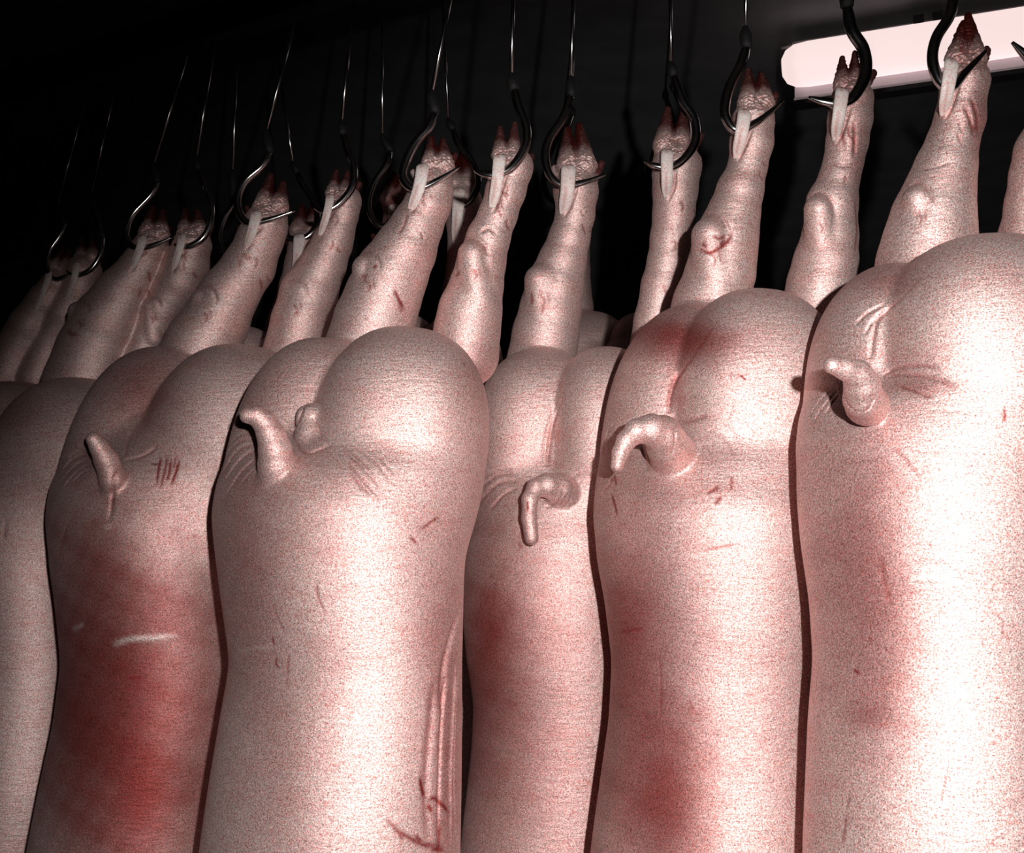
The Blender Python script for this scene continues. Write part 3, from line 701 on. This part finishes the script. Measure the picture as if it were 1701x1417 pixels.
make_pig(['P0L','P0R'], 3.62,
  [(720,-110,40,.05),(800,-150,60),(1000,-160,50),(1200,-160,50),(1417,-170,50),(1600,-160,40),(1750,-100,0)],
  [(-60,760,80,122,.16,.06,10),(20,765,110,132,.18,.0,5)],
  [(-90,800,14,-.17),(-100,780,10,-.18)], [],
  [(10,660,70,30,.6)], [],
  'farthest pig carcass at the left, only dim trotters and a dark red rump showing', h=.008)

# ---------------- two of the second row, mostly hidden
make_pig(['BAL','BAR'], 3.36,
  [(640,360,520,.0),(700,340,530),(900,340,530),(1100,340,530),(1417,340,530),(1600,340,520),(1720,380,520)],
  [(395,690,80,150,.16,.04,4),(485,690,75,150,.17,.0,0)],
  [], [], [(500,370,20,20,.2)], [],
  'second-row pig carcass behind, its wet grey trotter between the red-stained one\'s legs', h=.009, dd1=.04)
make_pig(['BBL','BBR'], 3.20,
  [(600,610,820,.0),(700,600,820),(900,600,820),(1100,600,820),(1417,600,820),(1600,610,800),(1720,640,760)],
  [(665,670,75,150,.16,.04,4),(760,670,80,150,.17,.0,0)],
  [], [], [(655,345,30,45,.75)], [],
  'second-row pig carcass behind, its red-smeared trotter left of the wide one\'s leg', h=.009, dd1=.04)
FEET['BCL'] = dict(rows=[(350,945,985),(400,940,980),(450,935,980),(510,925,985)], toes=[(956,262),(974,260)], pad=(965,300,20), claws=[], hock=None,
   ten=[(957,316),(955,340),(952,370)], tw=14, hook=[(951,190),(942,214),(930,244),(926,268),(930,290),(944,308),(962,305),(980,294)], r=4.5, rod=(957,-60,950,180))
FEET['BCR'] = dict(rows=[(320,1094,1140),(360,1090,1140),(420,1086,1136),(500,1070,1130)], toes=[(1112,206),(1128,206)], pad=(1118,256,20), claws=[], hock=None,
   ten=[(1112,274),(1110,300),(1108,330)], tw=14, hook=[(1119,150),(1130,172),(1142,200),(1144,230),(1134,258),(1116,270),(1104,270),(1092,264)], r=4.5, rod=(1111,-60,1117,140))
HOOKLABEL['BCL'] = 'small hook in the gloom straight behind the lone bright S-shaped hook'
HOOKLABEL['BCR'] = 'small hook in the gloom behind the dim grey trotter'
make_pig(['BCL','BCR'], 4.5, [(620,950,1130,.08),(690,905,1150,.02),(900,900,1160),(1200,910,1150),(1417,900,1160),(1600,910,1150),(1720,950,1100)],
  [(975,640,82,125,.17,.06,4),(1080,640,88,125,.19,.0,0)], [], [], [], [],
  'dim far carcass in the gap above the set-back carcass with the straight thin tail', h=.010, dd1=.02, dd0=.10)
# ------------------------------------------------------------------ lamp
a = P(1300, 128, 4.55); b = P(2060, 8, 3.95); b[2] = a[2]
def lamp():
    e = empty('fluorescent_lamp', a, 'long bright fluorescent strip lamp at the upper right', 'lamp')
    d = (b-a); L = np.linalg.norm(d); d /= L; up = np.array([0, 0, 1.]); n = np.cross(d, up); n /= np.linalg.norm(n)
    if n[1] > 0: n = -n
    def pt(s, o, z): return s*d + o*n + z*up
    # white sheet-metal tray open towards the hall: profile swept along d
    prof = [(-.06, .16), (.03, .15), (.035, .135), (-.02, .12), (-.055, .05), (-.05, -.04), (-.02, -.105), (.05, -.135), (.06, -.15), (-.03, -.13), (-.075, -.05), (-.08, .06)]
    V = []; Fc = []; m = len(prof)
    for s in (.05, L): V += [pt(s, o, z) for o, z in prof]
    for k in range(m): Fc.append((k, (k+1) % m, m+(k+1) % m, m+k))
    Fc.append(tuple(range(m))); Fc.append(tuple(range(m, 2*m))[::-1])
    link('housing', pymesh('housing', V, Fc), ENAMEL, e, smooth=False)
    m2, N, Lk, bs = newmat('lit_diffuser'); bs.inputs['Emission Color'].default_value = (1, .79, .77, 1); bs.inputs['Emission Strength'].default_value = .93
    bs.inputs['Base Color'].default_value = (.8, .75, .75, 1)
    s = np.array([0, .02, .06, .12, L*.5, L-.05, L-.02])
    V, Fc = tube(np.array([pt(q, .015, .038) for q in s]), [.04, .075, .096, .102, .102, .102, .03], 20)
    link('tube_cover', pymesh('tube_cover', V, Fc), m2, e)
    V, Fc = tube(np.array([pt(q, .012, .142) for q in (.0, L)]), [.010, .010], 8)
    link('edge_rail', pymesh('edge_rail', V, Fc), ENAMEL, e)
    for s0 in (.60, .68):
        q = [pt(s0+x, o, z) for x in (-.022, .022) for o in (.03, .06) for z in (.10, .17)]
        link('clip', pymesh('clip', q, [(0, 1, 3, 2), (4, 6, 7, 5), (0, 4, 5, 1), (2, 3, 7, 6), (0, 2, 6, 4), (1, 5, 7, 3)]), DARKSTEEL, e, smooth=False)
    for s0 in (.3, L*.6):
        V, Fc = tube(np.array([pt(s0, -.03, .15), pt(s0, -.03, 4.0-a[2])]), .008, 8)
        link('hanger', pymesh('hanger', V, Fc), DARKSTEEL, e)
lamp()
# ------------------------------------------------------------------ overhead rails the rods hang from
def rail(p0, p1, label):
    p0 = np.array(p0); p1 = np.array(p1); d = p1-p0; L = np.linalg.norm(d); d /= L; n = np.cross(d, [0, 0, 1.]); n /= np.linalg.norm(n)
    e = empty('overhead_rail', p0, label, 'rail')
    prof = [(-.03, 0), (.03, 0), (.03, .012), (.006, .016), (.006, .10), (.03, .104), (.03, .116), (-.03, .116), (-.03, .104), (-.006, .10), (-.006, .016), (-.03, .012)]
    V = []; m = len(prof)
    for s in (0, L): V += [s*d + o*n + np.array([0, 0, z]) for o, z in prof]
    Fc = [(k, (k+1) % m, m+(k+1) % m, m+k) for k in range(m)] + [tuple(range(m)), tuple(range(m, 2*m))[::-1]]
    link('beam', pymesh('beam', V, Fc), DARKSTEEL, e, smooth=False)
z = 3.02
r0 = P(58, 162, 3.3); r1 = np.array([1.3, 1.75, r0[2]])
rail(r0 + (r0-r1)*.6, r1 + (r1-r0)*.1, 'dark overhead steel rail above the front row of hooks')
# ------------------------------------------------------------------
